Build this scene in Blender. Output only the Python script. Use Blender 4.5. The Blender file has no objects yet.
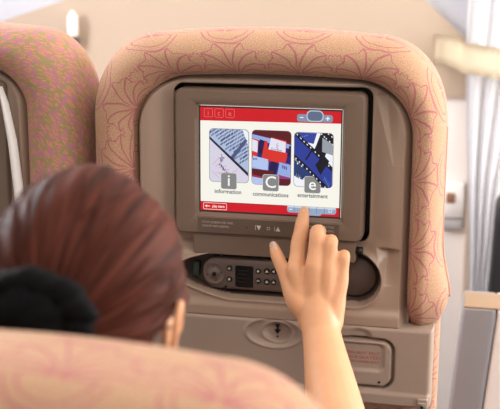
import bpy, bmesh, math, random
from math import sin, cos, pi, sqrt, atan2
from mathutils import Vector, Matrix, noise
random.seed(4)
C = bpy.context.scene.collection
S = bpy.context.scene

# ------------------------------------------------------------------ camera, world, lights, exposure
cam_d = bpy.data.cameras.new('camera')
cam = bpy.data.objects.new('camera', cam_d)
C.objects.link(cam)
YAW, PIT, ROL = .215, .216, .006
F_ = Vector((-sin(YAW)*cos(PIT), cos(YAW)*cos(PIT), -sin(PIT)))
R_ = Vector((cos(YAW), sin(YAW), 0))
U_ = R_.cross(F_)
R2, U2 = cos(ROL)*R_ + sin(ROL)*U_, -sin(ROL)*R_ + cos(ROL)*U_
m = Matrix((R2, U2, -F_)).transposed().to_4x4()
m.translation = Vector((.308, -1.543, 1.23))
cam.matrix_world = m
cam_d.sensor_fit = 'HORIZONTAL'
cam_d.sensor_width = 36
cam_d.lens = 36*1080/500
cam_d.clip_start = .02
cam_d.dof.use_dof = True
cam_d.dof.focus_distance = 1.585
cam_d.dof.aperture_fstop = 5.2
S.camera = cam

S.view_settings.view_transform = 'Standard'
S.view_settings.look = 'None'
S.view_settings.gamma = 1
S.view_settings.exposure = 0
S.view_settings.use_curve_mapping = False

w = bpy.data.worlds.new('world')
S.world = w
w.use_nodes = True
w.node_tree.nodes['Background'].inputs[0].default_value = (1, .965, .935, 1)
w.node_tree.nodes['Background'].inputs[1].default_value = .42

def area(name, loc, target, sx, sy, power, col):
    d = bpy.data.lights.new(name, 'AREA')
    d.shape = 'RECTANGLE'; d.size = sx; d.size_y = sy
    d.energy = power; d.color = col
    o = bpy.data.objects.new(name, d); C.objects.link(o)
    o.location = loc
    o.rotation_euler = (Vector(target)-Vector(loc)).to_track_quat('-Z', 'Y').to_euler()
    return o
area('light_left_window', (-1.38, .35, 1.5), (0, .1, .95), .55, .8, 30, (.93, .96, 1))
area('light_right_doorway', (1.45, .6, 1.2), (0, .15, .95), .9, 1.3, 43, (1, .97, .93))
area('light_right_added', (1.46, -.75, 1.35), (0, -.1, .9), .5, .6, 9, (1, .96, .92))  # added lamp out of view, raises a highlight on the shell facet
area('light_ceiling', (.15, .35, 2.02), (.0, .45, 0), 1.6, .4, 5, (1, .94, .86))
area('light_ceiling_rear', (.35, -1.1, 2.02), (.05, -.3, .8), 1.2, .4, 11, (1, .94, .87))

# ------------------------------------------------------------------ material helpers
def lin(c):
    def f(x):
        x /= 255
        return x/12.92 if x <= .04045 else ((x+.055)/1.055)**2.4
    return (f(c[0]), f(c[1]), f(c[2]), 1)

def mat(name, rgb, rough=.5, spec=.5, var=.06, scale=60, bump=0, bscale=400, metal=0, sss=0, coat=0):
    M = bpy.data.materials.new(name); M.use_nodes = True
    nt = M.node_tree; b = nt.nodes['Principled BSDF']
    c = lin(rgb)
    tc = nt.nodes.new('ShaderNodeTexCoord')
    n = nt.nodes.new('ShaderNodeTexNoise'); n.inputs['Scale'].default_value = scale; n.inputs['Detail'].default_value = 4
    nt.links.new(tc.outputs['Object'], n.inputs['Vector'])
    mx = nt.nodes.new('ShaderNodeMixRGB')
    mx.inputs[1].default_value = tuple(v*(1-var) for v in c[:3])+(1,)
    mx.inputs[2].default_value = tuple(min(1, v*(1+var)) for v in c[:3])+(1,)
    nt.links.new(n.outputs['Fac'], mx.inputs[0])
    nt.links.new(mx.outputs[0], b.inputs['Base Color'])
    b.inputs['Roughness'].default_value = rough
    b.inputs['Specular IOR Level'].default_value = spec
    b.inputs['Metallic'].default_value = metal
    if coat: b.inputs['Coat Weight'].default_value = coat; b.inputs['Coat Roughness'].default_value = .12
    if sss:
        b.inputs['Subsurface Weight'].default_value = sss
        b.inputs['Subsurface Radius'].default_value = (.012, .005, .003)
        b.inputs['Subsurface Scale'].default_value = .6
    if bump:
        n2 = nt.nodes.new('ShaderNodeTexNoise'); n2.inputs['Scale'].default_value = bscale
        nt.links.new(tc.outputs['Object'], n2.inputs['Vector'])
        bp = nt.nodes.new('ShaderNodeBump'); bp.inputs['Strength'].default_value = bump; bp.inputs['Distance'].default_value = .001
        nt.links.new(n2.outputs['Fac'], bp.inputs['Height'])
        nt.links.new(bp.outputs[0], b.inputs['Normal'])
    return M

_glow = {}
def glow(rgb, k=1.0):
    key = (rgb, k)
    if key in _glow: return _glow[key]
    M = bpy.data.materials.new('display_%d_%d_%d' % rgb); M.use_nodes = True
    b = M.node_tree.nodes['Principled BSDF']
    b.inputs['Base Color'].default_value = (.01, .01, .01, 1)
    b.inputs['Roughness'].default_value = .25
    b.inputs['Specular IOR Level'].default_value = .15
    b.inputs['Emission Color'].default_value = lin(rgb)
    b.inputs['Emission Strength'].default_value = k
    _glow[key] = M
    return M

class X:                      # tiny expression layer over Math nodes
    nt = None
    def __init__(s, k): s.k = k
    @staticmethod
    def op(o, *a):
        n = X.nt.nodes.new('ShaderNodeMath'); n.operation = o
        for i, v in enumerate(a):
            if isinstance(v, X): X.nt.links.new(v.k, n.inputs[i])
            else: n.inputs[i].default_value = v
        return X(n.outputs[0])
    def __add__(s, o): return X.op('ADD', s, o)
    __radd__ = __add__
    def __sub__(s, o): return X.op('SUBTRACT', s, o)
    def __rsub__(s, o): return X.op('SUBTRACT', o, s)
    def __mul__(s, o): return X.op('MULTIPLY', s, o)
    __rmul__ = __mul__
    def __truediv__(s, o): return X.op('DIVIDE', s, o)
    def __rtruediv__(s, o): return X.op('DIVIDE', o, s)
def xabs(a): return X.op('ABSOLUTE', a)
def xfloor(a): return X.op('FLOOR', a)
def xfrac(a): return a - xfloor(a)
def xsqrt(a): return X.op('SQRT', a)
def xmax(a, b): return X.op('MAXIMUM', a, b)
def xlt(a, b): return X.op('LESS_THAN', a, b)
def xgt(a, b): return X.op('GREATER_THAN', a, b)
def xline(d, wd):             # soft line where |d| < wd
    n = X.nt.nodes.new('ShaderNodeMapRange'); n.interpolation_type = 'SMOOTHSTEP'
    X.nt.links.new(xabs(d).k, n.inputs[0])
    for k_, f_ in ((1, .45), (2, 1.25)):
        if isinstance(wd, X): X.nt.links.new((wd*f_).k, n.inputs[k_])
        else: n.inputs[k_].default_value = wd*f_
    n.inputs[3].default_value = 1; n.inputs[4].default_value = 0
    return X(n.outputs[0])

def fabric_base(name, rough=.9):
    M = bpy.data.materials.new(name); M.use_nodes = True
    nt = M.node_tree; X.nt = nt
    b = nt.nodes['Principled BSDF']
    b.inputs['Roughness'].default_value = rough
    b.inputs['Specular IOR Level'].default_value = .2
    b.inputs['Sheen Weight'].default_value = .1
    b.inputs['Sheen Roughness'].default_value = .4
    uv = nt.nodes.new('ShaderNodeUVMap')
    n = nt.nodes.new('ShaderNodeTexNoise'); n.inputs['Scale'].default_value = 22; n.inputs['Detail'].default_value = 2
    nt.links.new(uv.outputs[0], n.inputs['Vector'])
    sp = nt.nodes.new('ShaderNodeSeparateXYZ'); nt.links.new(uv.outputs[0], sp.inputs[0])
    sn = nt.nodes.new('ShaderNodeSeparateColor'); nt.links.new(n.outputs['Color'], sn.inputs[0])
    u = X(sp.outputs[0]) + (X(sn.outputs[0])-.5)*.016
    v = X(sp.outputs[1]) + (X(sn.outputs[1])-.5)*.016
    # weave
    wv = nt.nodes.new('ShaderNodeTexNoise'); wv.inputs['Scale'].default_value = 520; wv.inputs['Detail'].default_value = 2
    nt.links.new(uv.outputs[0], wv.inputs['Vector'])
    bp = nt.nodes.new('ShaderNodeBump'); bp.inputs['Strength'].default_value = .5; bp.inputs['Distance'].default_value = .0012
    nt.links.new(wv.outputs['Fac'], bp.inputs['Height']); nt.links.new(bp.outputs[0], b.inputs['Normal'])
    return M, nt, b, u, v, wv, uv

def mixrgb(nt, fac, a, c, mode='MIX'):
    n = nt.nodes.new('ShaderNodeMixRGB'); n.blend_type = mode
    for i, t in ((0, fac), (1, a), (2, c)):
        if isinstance(t, X): nt.links.new(t.k, n.inputs[i])
        elif hasattr(t, 'is_linked'): nt.links.new(t, n.inputs[i])
        else: n.inputs[i].default_value = t
    return n.outputs[0]

def palmette_fabric():
    M, nt, b, u, v, wv, uv = fabric_base('palmette_weave')
    P, Q = .104, .096
    at2 = lambda y, x: X.op('ARCTAN2', y, x)
    uu = (xfrac(u/P)-.5)*P
    vv = xfrac((v-.011)/Q)*Q
    au = xabs(uu)
    r = xsqrt(uu*uu+vv*vv+1e-6); th = at2(au, vv+.002)
    th2 = th - r*(th*6.6+2.75)                       # plumes arching over
    K = 3.6
    saw = xabs(xfrac(th2*K+.5)-.5)
    rim = .058 - th*.010 + xabs(xfrac(th2*K)-.5)*.016
    bowl = xlt(r, rim)
    fan = xline(saw*r*(1/K), .0011+r*(.05-r)*.05)*bowl*xlt(th, 1.5)*xgt(r, .003)*xgt(au, .0012)
    edge = xline(r-rim, .0011)*xlt(th, 1.15)
    s_ = xsqrt(uu*uu+(vv-Q)*(vv-Q))
    swag = xmax(xline(s_-.036, .0012), xline(s_-.027, .0011))*xgt(r, rim+.001)
    bu = P/2-au
    s2 = xsqrt(bu*bu*.8+(vv-.030)*(vv-.030))
    star = xline(s2-.011-xabs(xfrac(at2(bu, vv-.030)*1.9)-.5)*.008, .0011)*xgt(r, rim)
    line = xmax(xmax(fan, swag), xmax(star, edge))
    base = mixrgb(nt, X(wv.outputs['Fac']), lin((112, 80, 60)), lin((228, 184, 150)))
    col = mixrgb(nt, line*.78, base, lin((168, 86, 104)))
    nt.links.new(col, b.inputs['Base Color'])
    return M

def leaf_fabric():
    M, nt, b, u, v, wv, uv = fabric_base('small_leaf_weave')
    cb = nt.nodes.new('ShaderNodeCombineXYZ')
    nt.links.new(((u*.9+v*.9)*.62).k, cb.inputs[0]); nt.links.new(((u-v)*1.7).k, cb.inputs[1])
    vo = nt.nodes.new('ShaderNodeTexVoronoi'); vo.feature = 'DISTANCE_TO_EDGE'; vo.inputs['Scale'].default_value = 78
    nt.links.new(cb.outputs[0], vo.inputs['Vector'])
    ns = nt.nodes.new('ShaderNodeTexNoise'); ns.inputs['Scale'].default_value = 75
    nt.links.new(uv.outputs[0], ns.inputs['Vector'])
    pick = xgt(X(ns.outputs['Fac']), .5)
    lines = mixrgb(nt, pick, lin((152, 138, 96)), lin((176, 122, 132)))
    base = mixrgb(nt, X(wv.outputs['Fac']), lin((150, 96, 68)), lin((222, 166, 134)))
    col = mixrgb(nt, xlt(X(vo.outputs['Distance']), .14), base, lines)
    nt.links.new(col, b.inputs['Base Color'])
    return M

def hair_mat():
    M = bpy.data.materials.new('auburn_hair'); M.use_nodes = True
    nt = M.node_tree; b = nt.nodes['Principled BSDF']
    uv = nt.nodes.new('ShaderNodeUVMap')
    mp = nt.nodes.new('ShaderNodeMapping'); mp.inputs['Scale'].default_value = (60, 1.6, 1)
    n = nt.nodes.new('ShaderNodeTexNoise'); n.inputs['Scale'].default_value = 1.6; n.inputs['Detail'].default_value = 6
    nt.links.new(uv.outputs[0], mp.inputs[0]); nt.links.new(mp.outputs[0], n.inputs['Vector'])
    r = nt.nodes.new('ShaderNodeValToRGB')
    r.color_ramp.elements[0].position = .32; r.color_ramp.elements[0].color = lin((44, 19, 13))
    r.color_ramp.elements[1].position = .7; r.color_ramp.elements[1].color = lin((98, 48, 34))
    nt.links.new(n.outputs['Fac'], r.inputs[0]); nt.links.new(r.outputs[0], b.inputs['Base Color'])
    b.inputs['Roughness'].default_value = .6
    b.inputs['Specular IOR Level'].default_value = .1
    bp = nt.nodes.new('ShaderNodeBump'); bp.inputs['Strength'].default_value = .6; bp.inputs['Distance'].default_value = .002
    nt.links.new(n.outputs['Fac'], bp.inputs['Height']); nt.links.new(bp.outputs[0], b.inputs['Normal'])
    return M

SHELL = mat('taupe_shell', (160, 137, 120), .3, .5, .02, bump=.12, bscale=900)
TRAYM = mat('taupe_tray', (158, 138, 124), .42, .5, .02, bump=.1, bscale=900)
HOUSE = mat('brown_housing', (116, 97, 83), .4, .5, .02, bump=.1, bscale=900)
STRIP = mat('dark_strip', (98, 82, 71), .28, .5, .02)
BLACK = mat('black_plastic', (14, 13, 13), .4, .4, .1)
DARK = mat('dark_brown_plastic', (88, 72, 64), .45, .4, .05)
HOLLOW = mat('shaded_hollow', (88, 74, 67), .5, .4, .03)  # shell colour darkened for the shade inside the hollow
HANDM = mat('handset_plastic', (102, 86, 79), .42, .5, .03)
LCD = mat('lcd_glass', (13, 17, 17), .15, .5, .1)
GREENP = mat('green_lens', (46, 66, 54), .3, .5, .1)
PALE = mat('pale_print', (206, 196, 186), .6, .3, .02)
REDP = mat('red_print', (176, 92, 78), .7, .2, .02)
STEEL = mat('steel', (190, 180, 168), .3, .5, .03, metal=.9)
WALLB = mat('beige_wall', (182, 163, 145), .7, .2, .02, 8)
WALLP = mat('pale_wall', (242, 237, 233), .6, .3, .02, 8)
WALLG = mat('cool_white_wall', (190, 191, 199), .6, .3, .02, 8)
POST = mat('post_beige', (196, 178, 162), .6, .3, .02)
WHITE = mat('white_plastic', (238, 236, 234), .4, .5, .01)
TAN = mat('tan_top', (152, 124, 97), .5, .4, .05)
GREYP = mat('grey_panel', (146, 145, 149), .5, .4, .02)
GREYB = mat('grey_base', (178, 176, 176), .5, .4, .02)
CURT = mat('white_curtain', (246, 246, 250), .85, .1, .02, bump=.2)
CREAM = mat('cream_band', (248, 236, 212), .8, .1, .03)
CARPET = mat('carpet', (96, 84, 88), .95, .1, .3, 300, bump=.5)
CEIL = mat('ceiling_panel', (232, 228, 222), .7, .2, .01)
SKIN = mat('skin', (214, 158, 118), .45, .35, .10, 38, bump=.08, bscale=500, sss=.12)
NAIL = mat('nail', (246, 226, 214), .25, .5, .02)
BLOUSE = mat('blouse', (70, 58, 66), .85, .2, .08)
TROUS = mat('trousers', (52, 48, 54), .85, .2, .08)
SHOE = mat('shoe', (30, 26, 26), .4, .4, .1)
SCRUN = mat('black_scrunchie', (9, 8, 10), .8, .1, .2, bump=.4)
EYEW = mat('eye_white', (235, 232, 228), .2, .5, .02)
LIP = mat('lips', (176, 96, 90), .4, .4, .03)
SUIT = mat('black_case', (22, 21, 24), .6, .3, .1)
SEAM = mat('seam_cord', (184, 138, 112), .9, .2, .05)
FAB = palmette_fabric()
LEAF = leaf_fabric()
HAIR = hair_mat()

# ------------------------------------------------------------------ mesh helpers
def obj(name, data, m=None, parent=None, smooth=True):
    """data: bmesh or mesh -> one linked object"""
    if isinstance(data, bmesh.types.BMesh):
        me = bpy.data.meshes.new(name); data.to_mesh(me); data.free()
    else: me = data
    if m is not None:
        for x in (m if isinstance(m, (list, tuple)) else [m]): me.materials.append(x)
    if smooth:
        me.shade_smooth()
    o = bpy.data.objects.new(name, me); C.objects.link(o)
    if parent is not None: o.parent = parent
    return o

def thing(name, label, cat, loc=(0, 0, 0), group=None):
    o = bpy.data.objects.new(name, None); C.objects.link(o)
    o.empty_display_size = .05
    o.location = loc; o['label'] = label; o['category'] = cat
    if group: o['group'] = group
    return o
def tag(o, label, cat, group=None):
    o['label'] = label; o['category'] = cat
    if group: o['group'] = group
    return o
def struct(name, bm, m, smooth=False):
    o = obj(name, bm, m, None, smooth); o['kind'] = 'structure'; return o

def sharp(o, ang=35):
    me = o.data
    bm = bmesh.new(); bm.from_mesh(me)
    a = math.radians(ang)
    for e in bm.edges:
        if len(e.link_faces) == 2 and e.calc_face_angle(0) > a: e.smooth = False
    bm.to_mesh(me); bm.free()
    return o

def recalc(bm):
    bmesh.ops.recalc_face_normals(bm, faces=bm.faces[:]); return bm

def box(x0, x1, y0, y1, z0, z1, bev=0, seg=3, bm=None):
    b2 = bmesh.new()
    bmesh.ops.create_cube(b2, size=1)
    for v in b2.verts:
        v.co = Vector((x0+(v.co.x+.5)*(x1-x0), y0+(v.co.y+.5)*(y1-y0), z0+(v.co.z+.5)*(z1-z0)))
    if bev: bmesh.ops.bevel(b2, geom=b2.edges[:], offset=bev, segments=seg, profile=.5, affect='EDGES')
    if bm is None: return b2
    me = bpy.data.meshes.new('t'); b2.to_mesh(me); b2.free(); bm.from_mesh(me); bpy.data.meshes.remove(me)
    return bm

def rr(x0, x1, z0, z1, r, n=8):
    p = []
    for cx, cz, a0 in ((x1-r, z1-r, 0), (x0+r, z1-r, 90), (x0+r, z0+r, 180), (x1-r, z0+r, 270)):
        for i in range(n+1):
            a = math.radians(a0+90*i/n); p.append((cx+r*cos(a), cz+r*sin(a)))
    return p
def ell(cx, cz, rx, rz, n=32):
    return [(cx+rx*cos(2*pi*i/n), cz+rz*sin(2*pi*i/n)) for i in range(n)]

def loft(rings, cap0=True, cap1=True, bm=None):
    """rings: list of (outline (x,z) list, y)"""
    bm = bm or bmesh.new(); V = []
    for out, y in rings: V.append([bm.verts.new((p[0], y, p[1])) for p in out])
    n = len(V[0])
    for a, b in zip(V, V[1:]):
        for i in range(n): bm.faces.new((a[i], a[(i+1) % n], b[(i+1) % n], b[i]))
    if cap0: bm.faces.new(V[0])
    if cap1: bm.faces.new(V[-1])
    return recalc(bm)

def plate(out, y0, y1, bev=.001, bm=None):
    """rounded-edge plate from outline, front at y0 (towards the camera), back at y1"""
    cx = sum(p[0] for p in out)/len(out); cz = sum(p[1] for p in out)/len(out)
    ext = max(max(abs(p[0]-cx), abs(p[1]-cz)) for p in out)
    k = 1-bev/ext
    inn = [(cx+(p[0]-cx)*k, cz+(p[1]-cz)*k) for p in out]
    return loft([(inn, y0), (out, y0+bev), (out, y1)], bm=bm)

def poly_flat(polys, y, dy=-.00004, bm=None, t=.00002):
    """polys: list of (outline, material index): thin printed shapes, each a hair above the last"""
    bm = bm or bmesh.new()
    for k, (out, mi) in enumerate(polys):
        if len(out) < 3: continue
        f = bm.faces.new([bm.verts.new((p[0], y+dy*k, p[1])) for p in out]); f.material_index = mi
        f.normal_update()
        if f.normal.y > 0: f.normal_flip()
    return bm

def text_mesh(txt, size, x, z, y, align='CENTER', bold=.0, width=None):
    cu = bpy.data.curves.new('txt', 'FONT'); cu.body = txt; cu.size = size; cu.align_x = align; cu.align_y = 'CENTER'
    cu.extrude = .00005; cu.offset = bold; cu.resolution_u = 3
    o = bpy.data.objects.new('txt', cu); C.objects.link(o)
    dg = bpy.context.evaluated_depsgraph_get()
    me = bpy.data.meshes.new_from_object(o.evaluated_get(dg))
    bpy.data.objects.remove(o); bpy.data.curves.remove(cu)
    k = 1
    if width:
        xs = [v.co.x for v in me.vertices]; k = width/(max(xs)-min(xs))
    for v in me.vertices: v.co = Vector((x+v.co.x*k, y-v.co.z, z+v.co.y))
    return me
def add_mesh(bm, me, mi=0):
    n = len(bm.faces); bm.from_mesh(me); bm.faces.ensure_lookup_table()
    for f in bm.faces[n:]: f.material_index = mi
    bpy.data.meshes.remove(me)

def grid(xs, zs, h, xf=None):
    """heightfield facing -y; xf(i,j)->(x,z) optional remap"""
    bm = bmesh.new(); V = []
    for z in zs:
        V.append([bm.verts.new((x, h(x, z), z)) for x in xs])
    for j in range(len(zs)-1):
        for i in range(len(xs)-1):
            bm.faces.new((V[j][i], V[j][i+1], V[j+1][i+1], V[j+1][i]))
    bm.normal_update()
    return bm
def lsp(a, b, n): return [a+(b-a)*i/(n-1) for i in range(n)]
def sst(a, b, x):
    t = max(0, min(1, (x-a)/(b-a))); return t*t*(3-2*t)
def sd_rr(x, z, x0, x1, z0, z1, r):
    cx, cz = (x0+x1)/2, (z0+z1)/2
    qx, qz = abs(x-cx)-(x1-x0)/2+r, abs(z-cz)-(z1-z0)/2+r
    return sqrt(max(qx, 0)**2+max(qz, 0)**2)+min(max(qx, qz), 0)-r
def sd_ell(x, z, cx, cz, rx, rz):
    k = sqrt(((x-cx)/rx)**2+((z-cz)/rz)**2)
    return (k-1)*min(rx, rz)

def catmull(P, n=6):
    out = []
    for i in range(len(P)-1):
        p0 = P[max(i-1, 0)]; p1 = P[i]; p2 = P[i+1]; p3 = P[min(i+2, len(P)-1)]
        for k in range(n):
            t = k/n
            out.append([.5*(2*b+(c-a)*t+(2*a-5*b+4*c-d)*t*t+(3*b-a-3*c+d)*t**3) for a, b, c, d in zip(p0, p1, p2, p3)])
    out.append(list(P[-1]))
    return out
def tube(P, segs=14, n=6, bm=None, flat=None, ratio=1, cap=True):
    """P: (x,y,z,r) points -> capped tapering tube; flat: direction in which the section is scaled by ratio"""
    bm = bm or bmesh.new()
    Q = catmull(P, n) if len(P) > 2 and n > 1 else [list(p) for p in P]
    pts = [Vector(q[:3]) for q in Q]; rad = [max(q[3], .0005) for q in Q]
    if cap:
        d0 = (pts[0]-pts[1]).normalized(); d1 = (pts[-1]-pts[-2]).normalized()
        A = []; B = []
        for a in (80, 60, 35):
            a = math.radians(a)
            A.append((pts[0]+d0*rad[0]*sin(a), rad[0]*cos(a)))
            B.append((pts[-1]+d1*rad[-1]*sin(a), rad[-1]*cos(a)))
        pts = [p for p, r in A]+pts+[p for p, r in B[::-1]]
        rad = [r for p, r in A]+rad+[r for p, r in B[::-1]]
    up = None; V = []
    for i, p in enumerate(pts):
        t = (pts[min(i+1, len(pts)-1)]-pts[max(i-1, 0)]).normalized()
        if flat is not None:
            w_ = Vector(flat); w_ = (w_-t*w_.dot(t)).normalized()
        else:
            if up is None: up = Vector((0, 0, 1)) if abs(t.z) < .8 else Vector((1, 0, 0))
            w_ = (up-t*up.dot(t)).normalized(); up = w_
        s_ = t.cross(w_)
        V.append([bm.verts.new(p+rad[i]*(s_*cos(2*pi*k/segs)+w_*sin(2*pi*k/segs)*ratio)) for k in range(segs)])
    for a, b in zip(V, V[1:]):
        for k in range(segs): bm.faces.new((a[k], a[(k+1) % segs], b[(k+1) % segs], b[k]))
    bm.faces.new(V[0][::-1]); bm.faces.new(V[-1])
    return recalc(bm)
def ellipsoid(c, r, bm=None, rot=None, seg=32, fn=None):
    bm = bm or bmesh.new()
    b2 = bmesh.new(); bmesh.ops.create_uvsphere(b2, u_segments=seg, v_segments=seg//2, radius=1)
    for v in b2.verts:
        p = Vector(v.co)
        if fn: p = fn(p)
        p = Vector((p.x*r[0], p.y*r[1], p.z*r[2]))
        if rot: p = rot @ p
        v.co = p+Vector(c)
    me = bpy.data.meshes.new('t'); b2.to_mesh(me); b2.free(); bm.from_mesh(me); bpy.data.meshes.remove(me)
    return bm
def remesh(bm, vox, smooth=4, fac=.5):
    me = bpy.data.meshes.new('t'); bm.to_mesh(me); bm.free()
    o = bpy.data.objects.new('t', me); C.objects.link(o)
    md = o.modifiers.new('r', 'REMESH'); md.mode = 'VOXEL'; md.voxel_size = vox; md.use_smooth_shade = True
    if smooth:
        ms = o.modifiers.new('s', 'SMOOTH'); ms.iterations = smooth; ms.factor = fac
    dg = bpy.context.evaluated_depsgraph_get()
    r = bpy.data.meshes.new_from_object(o.evaluated_get(dg))
    bpy.data.objects.remove(o); bpy.data.meshes.remove(me)
    return r

# ------------------------------------------------------------------ the cabin
FZ = -.15
struct('floor', box(-1.6, 1.7, -2.3, 1.36, FZ-.05, FZ), CARPET)
struct('ceiling', box(-1.6, 1.7, -1.9, 1.36, 2.06, 2.1), CEIL)
wf = bmesh.new()
box(-1.6, 1.7, 1.312, 1.36, FZ, .903, bm=wf)
struct('wall_front', wf, WALLP)
struct('wall_upper', box(-1.6, 1.7, 1.32, 1.36, .903, 2.06), WALLG)
# beige bulkhead panel with cut corners
pan = [(-1.33, .903), (.287, .903), (.287, 1.022), (.142, 1.151), (-.02, 1.295), (-.36, 1.295), (-.837, 1.14), (-1.033, 1.077), (-1.33, .982)]
struct('trim_1', loft([(pan, 1.300), (pan, 1.325)]), WALLB)
struct('trim_2', box(.272, .292, 1.285, 1.32, FZ, .89, .003), POST)
def wall_with_window(name, x0, x1, yw0, yw1, zw0, zw1, w2=None):
    bm = bmesh.new()
    ya = -2.3
    if w2:
        a, b, c, d = w2
        box(x0, x1, ya, a, FZ, 2.06, bm=bm); box(x0, x1, a, b, FZ, c, bm=bm); box(x0, x1, a, b, d, 2.06, bm=bm); ya = b
    box(x0, x1, ya, yw0, FZ, 2.06, bm=bm); box(x0, x1, yw1, 1.36, FZ, 2.06, bm=bm)
    box(x0, x1, yw0, yw1, FZ, zw0, bm=bm); box(x0, x1, yw0, yw1, zw1, 2.06, bm=bm)
    return struct(name, bm, WALLP)
wall_with_window('wall_left', -1.6, -1.44, .05, .65, 1.05, 1.9)
struct('window_1', box(-1.58, -1.56, .05, .65, 1.05, 1.9), glow((225, 236, 250), 3.0))
wall_with_window('wall_right', 1.55, 1.7, .25, 1.2, .5, 1.9, (-1.05, -.45, 1.05, 1.65))
struct('added_glow_pane', box(1.66, 1.68, -1.05, -.45, 1.05, 1.65), glow((250, 244, 236), 1.6))  # added glowing pane that goes with the extra right-hand lamp
struct('window_2', box(1.66, 1.68, .25, 1.2, .5, 1.9), glow((250, 244, 236), 1.6))

# wall control panel
t = thing('wall_control_panel', 'small white control panel with tan button on the pale wall right of the seat', 'control panel', (.238, 1.3, .64))
obj('face_plate', plate([(x-.238, z-.64) for x, z in rr(.203, .266, .585, .682, .009)], -.012, .012, .003), WHITE, t)
obj('button', plate([(x-.238, z-.64) for x, z in rr(.219, .242, .627, .654, .003)], -.015, -.010, .001), mat('tan_button', (140, 100, 72), .5), t)['label'] = 'square tan button'
obj('lower_plate', plate([(x-.238, z-.64) for x, z in rr(.205, .264, .552, .582, .003)], -.006, .012, .002), GREYB, t)['label'] = 'grey plate under the white face'
# reading light
t = thing('reading_light', 'small white reading light standing on the beige bulkhead above the left seat', 'light', (-.805, 1.27, 1.05))
obj('lamp_tube', tube([(0, 0, .0, .0135), (0, 0, .02, .0145), (0, 0, .045, .0135), (0, 0, .055, .008)], n=4), WHITE, t)
obj('lamp_base', tube([(0, 0, -.028, .010), (0, 0, -.008, .012)], n=1), DARK, t)['label'] = 'dark base'
obj('bracket', box(-.006, .006, 0, .032, -.03, -.012, .002), DARK, t)
# curtain
def curtain():
    bm = bmesh.new(); V = []
    zs = lsp(FZ+.01, 1.95, 60)
    for z in zs:
        tie = 1-.10*math.exp(-((z-1.02)/.05)**2)
        xl = .252+.04*(1-sst(.3, 1.1, z))
        xr = .36+.10*sst(.55, 1.2, z)-.02*(1-sst(.35, .6, z))
        row = []
        for i in range(61):
            s = i/60
            x = xl+(xr-xl)*s
            y = 1.262+(.012*sin(s*2*pi*4.5+.6*sin(z*3))+.004*sin(s*31+z*2))*tie
            row.append(bm.verts.new((x, y, z)))
        V.append(row)
    for a, b in zip(V, V[1:]):
        for i in range(60): bm.faces.new((a[i], a[i+1], b[i+1], b[i]))
    bmesh.ops.solidify(bm, geom=bm.faces[:], thickness=.0015)
    return bm
tag(obj('curtain', curtain(), CURT), 'white curtain gathered in folds at the right edge of the pale wall', 'curtain')
def band():
    bm = bmesh.new()
    P = [(.172, 1.293, 1.028), (.20, 1.284, 1.026), (.232, 1.245, 1.020), (.25, 1.205, 1.014), (.30, 1.19, 1.008), (.38, 1.19, .996), (.45, 1.20, .988), (.48, 1.24, .985)]
    Q = catmull(P, 5); V = []
    for q in Q:
        V.append([bm.verts.new((q[0], q[1], q[2]+d)) for d in (-.038, -.013, .013, .038)])
    for a, b in zip(V, V[1:]):
        for i in range(3): bm.faces.new((a[i], b[i], b[i+1], a[i+1]))
    bmesh.ops.solidify(bm, geom=bm.faces[:], thickness=.002)
    return recalc(bm)
tag(obj('curtain_tieback', band(), CREAM), 'cream tieback strap running from the beige wall across the white curtain', 'strap')
# console
t = thing('side_console', 'leaning grey side console with a tan top at the right edge', 'console', (.31, .45, FZ))
def console():
    bm = bmesh.new(); V = []
    for z, x0, x1 in ((FZ, .262, .33), (.30, .262, .33), (.42, .268, .331), (.607, .2835, .3475), (.618, .286, .346)):
        o = rr(x0, x1, .40, .52, .009, 4)
        V.append([bm.verts.new((p[0]-.31, p[1]-.45, z-FZ)) for p in o])
    n = len(V[0])
    for a, b in zip(V, V[1:]):
        for i in range(n): bm.faces.new((a[i], a[(i+1) % n], b[(i+1) % n], b[i]))
    bm.faces.new(V[0]); bm.faces.new(V[-1])
    return recalc(bm)
sharp(obj('body', console(), GREYP, t))
def side_panel():
    bm = bmesh.new(); V = []
    for z, x0, x1 in ((FZ, .331, .42), (.30, .331, .42), (.42, .332, .42), (.607, .3485, .437), (.618, .349, .437)):
        V.append([bm.verts.new((p[0]-.31, p[1]-.45, z-FZ)) for p in rr(x0, x1, .402, .52, .006, 4)])
    n = len(V[0])
    for a, b in zip(V, V[1:]):
        for i in range(n): bm.faces.new((a[i], a[(i+1) % n], b[(i+1) % n], b[i]))
    bm.faces.new(V[0]); bm.faces.new(V[-1])
    return recalc(bm)
sharp(obj('side_panel', side_panel(), WHITE, t))['label'] = 'pale right-hand panel'
obj('top', box(-.022, .125, -.045, .050, .618-FZ, .6225-FZ, .0015), TAN, t)['label'] = 'tan top'
# black case
t = thing('suitcase', 'black suitcase standing beyond the grey console, cut by the right edge of the photo', 'suitcase', (.5, 1.0, FZ))
def case():
    o = rr(.335, .66, FZ+.03, .72, .05, 6)
    o = [(x+.035*(z-.45), z) for x, z in o]
    return loft([([((p[0]-.5)*.96, (p[1]-FZ-.42)*.96+.42) for p in o], -.1), ([(p[0]-.5, p[1]-FZ) for p in o], -.085), ([(p[0]-.5, p[1]-FZ) for p in o], .085), ([((p[0]-.5)*.96, (p[1]-FZ-.42)*.96+.42) for p in o], .1)])
obj('shell', case(), SUIT, t)
obj('handle', tube([(-.05, 0, .86, .008), (-.05, 0, .90, .009), (.09, 0, .90, .009), (.09, 0, .86, .008)], n=5), BLACK, t)
for sx in (-.12, .12): obj('wheel', loft([(ell(sx, .022, .022, .022, 16), -.05), (ell(sx, .022, .022, .022, 16), .05)]), BLACK, t)

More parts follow.
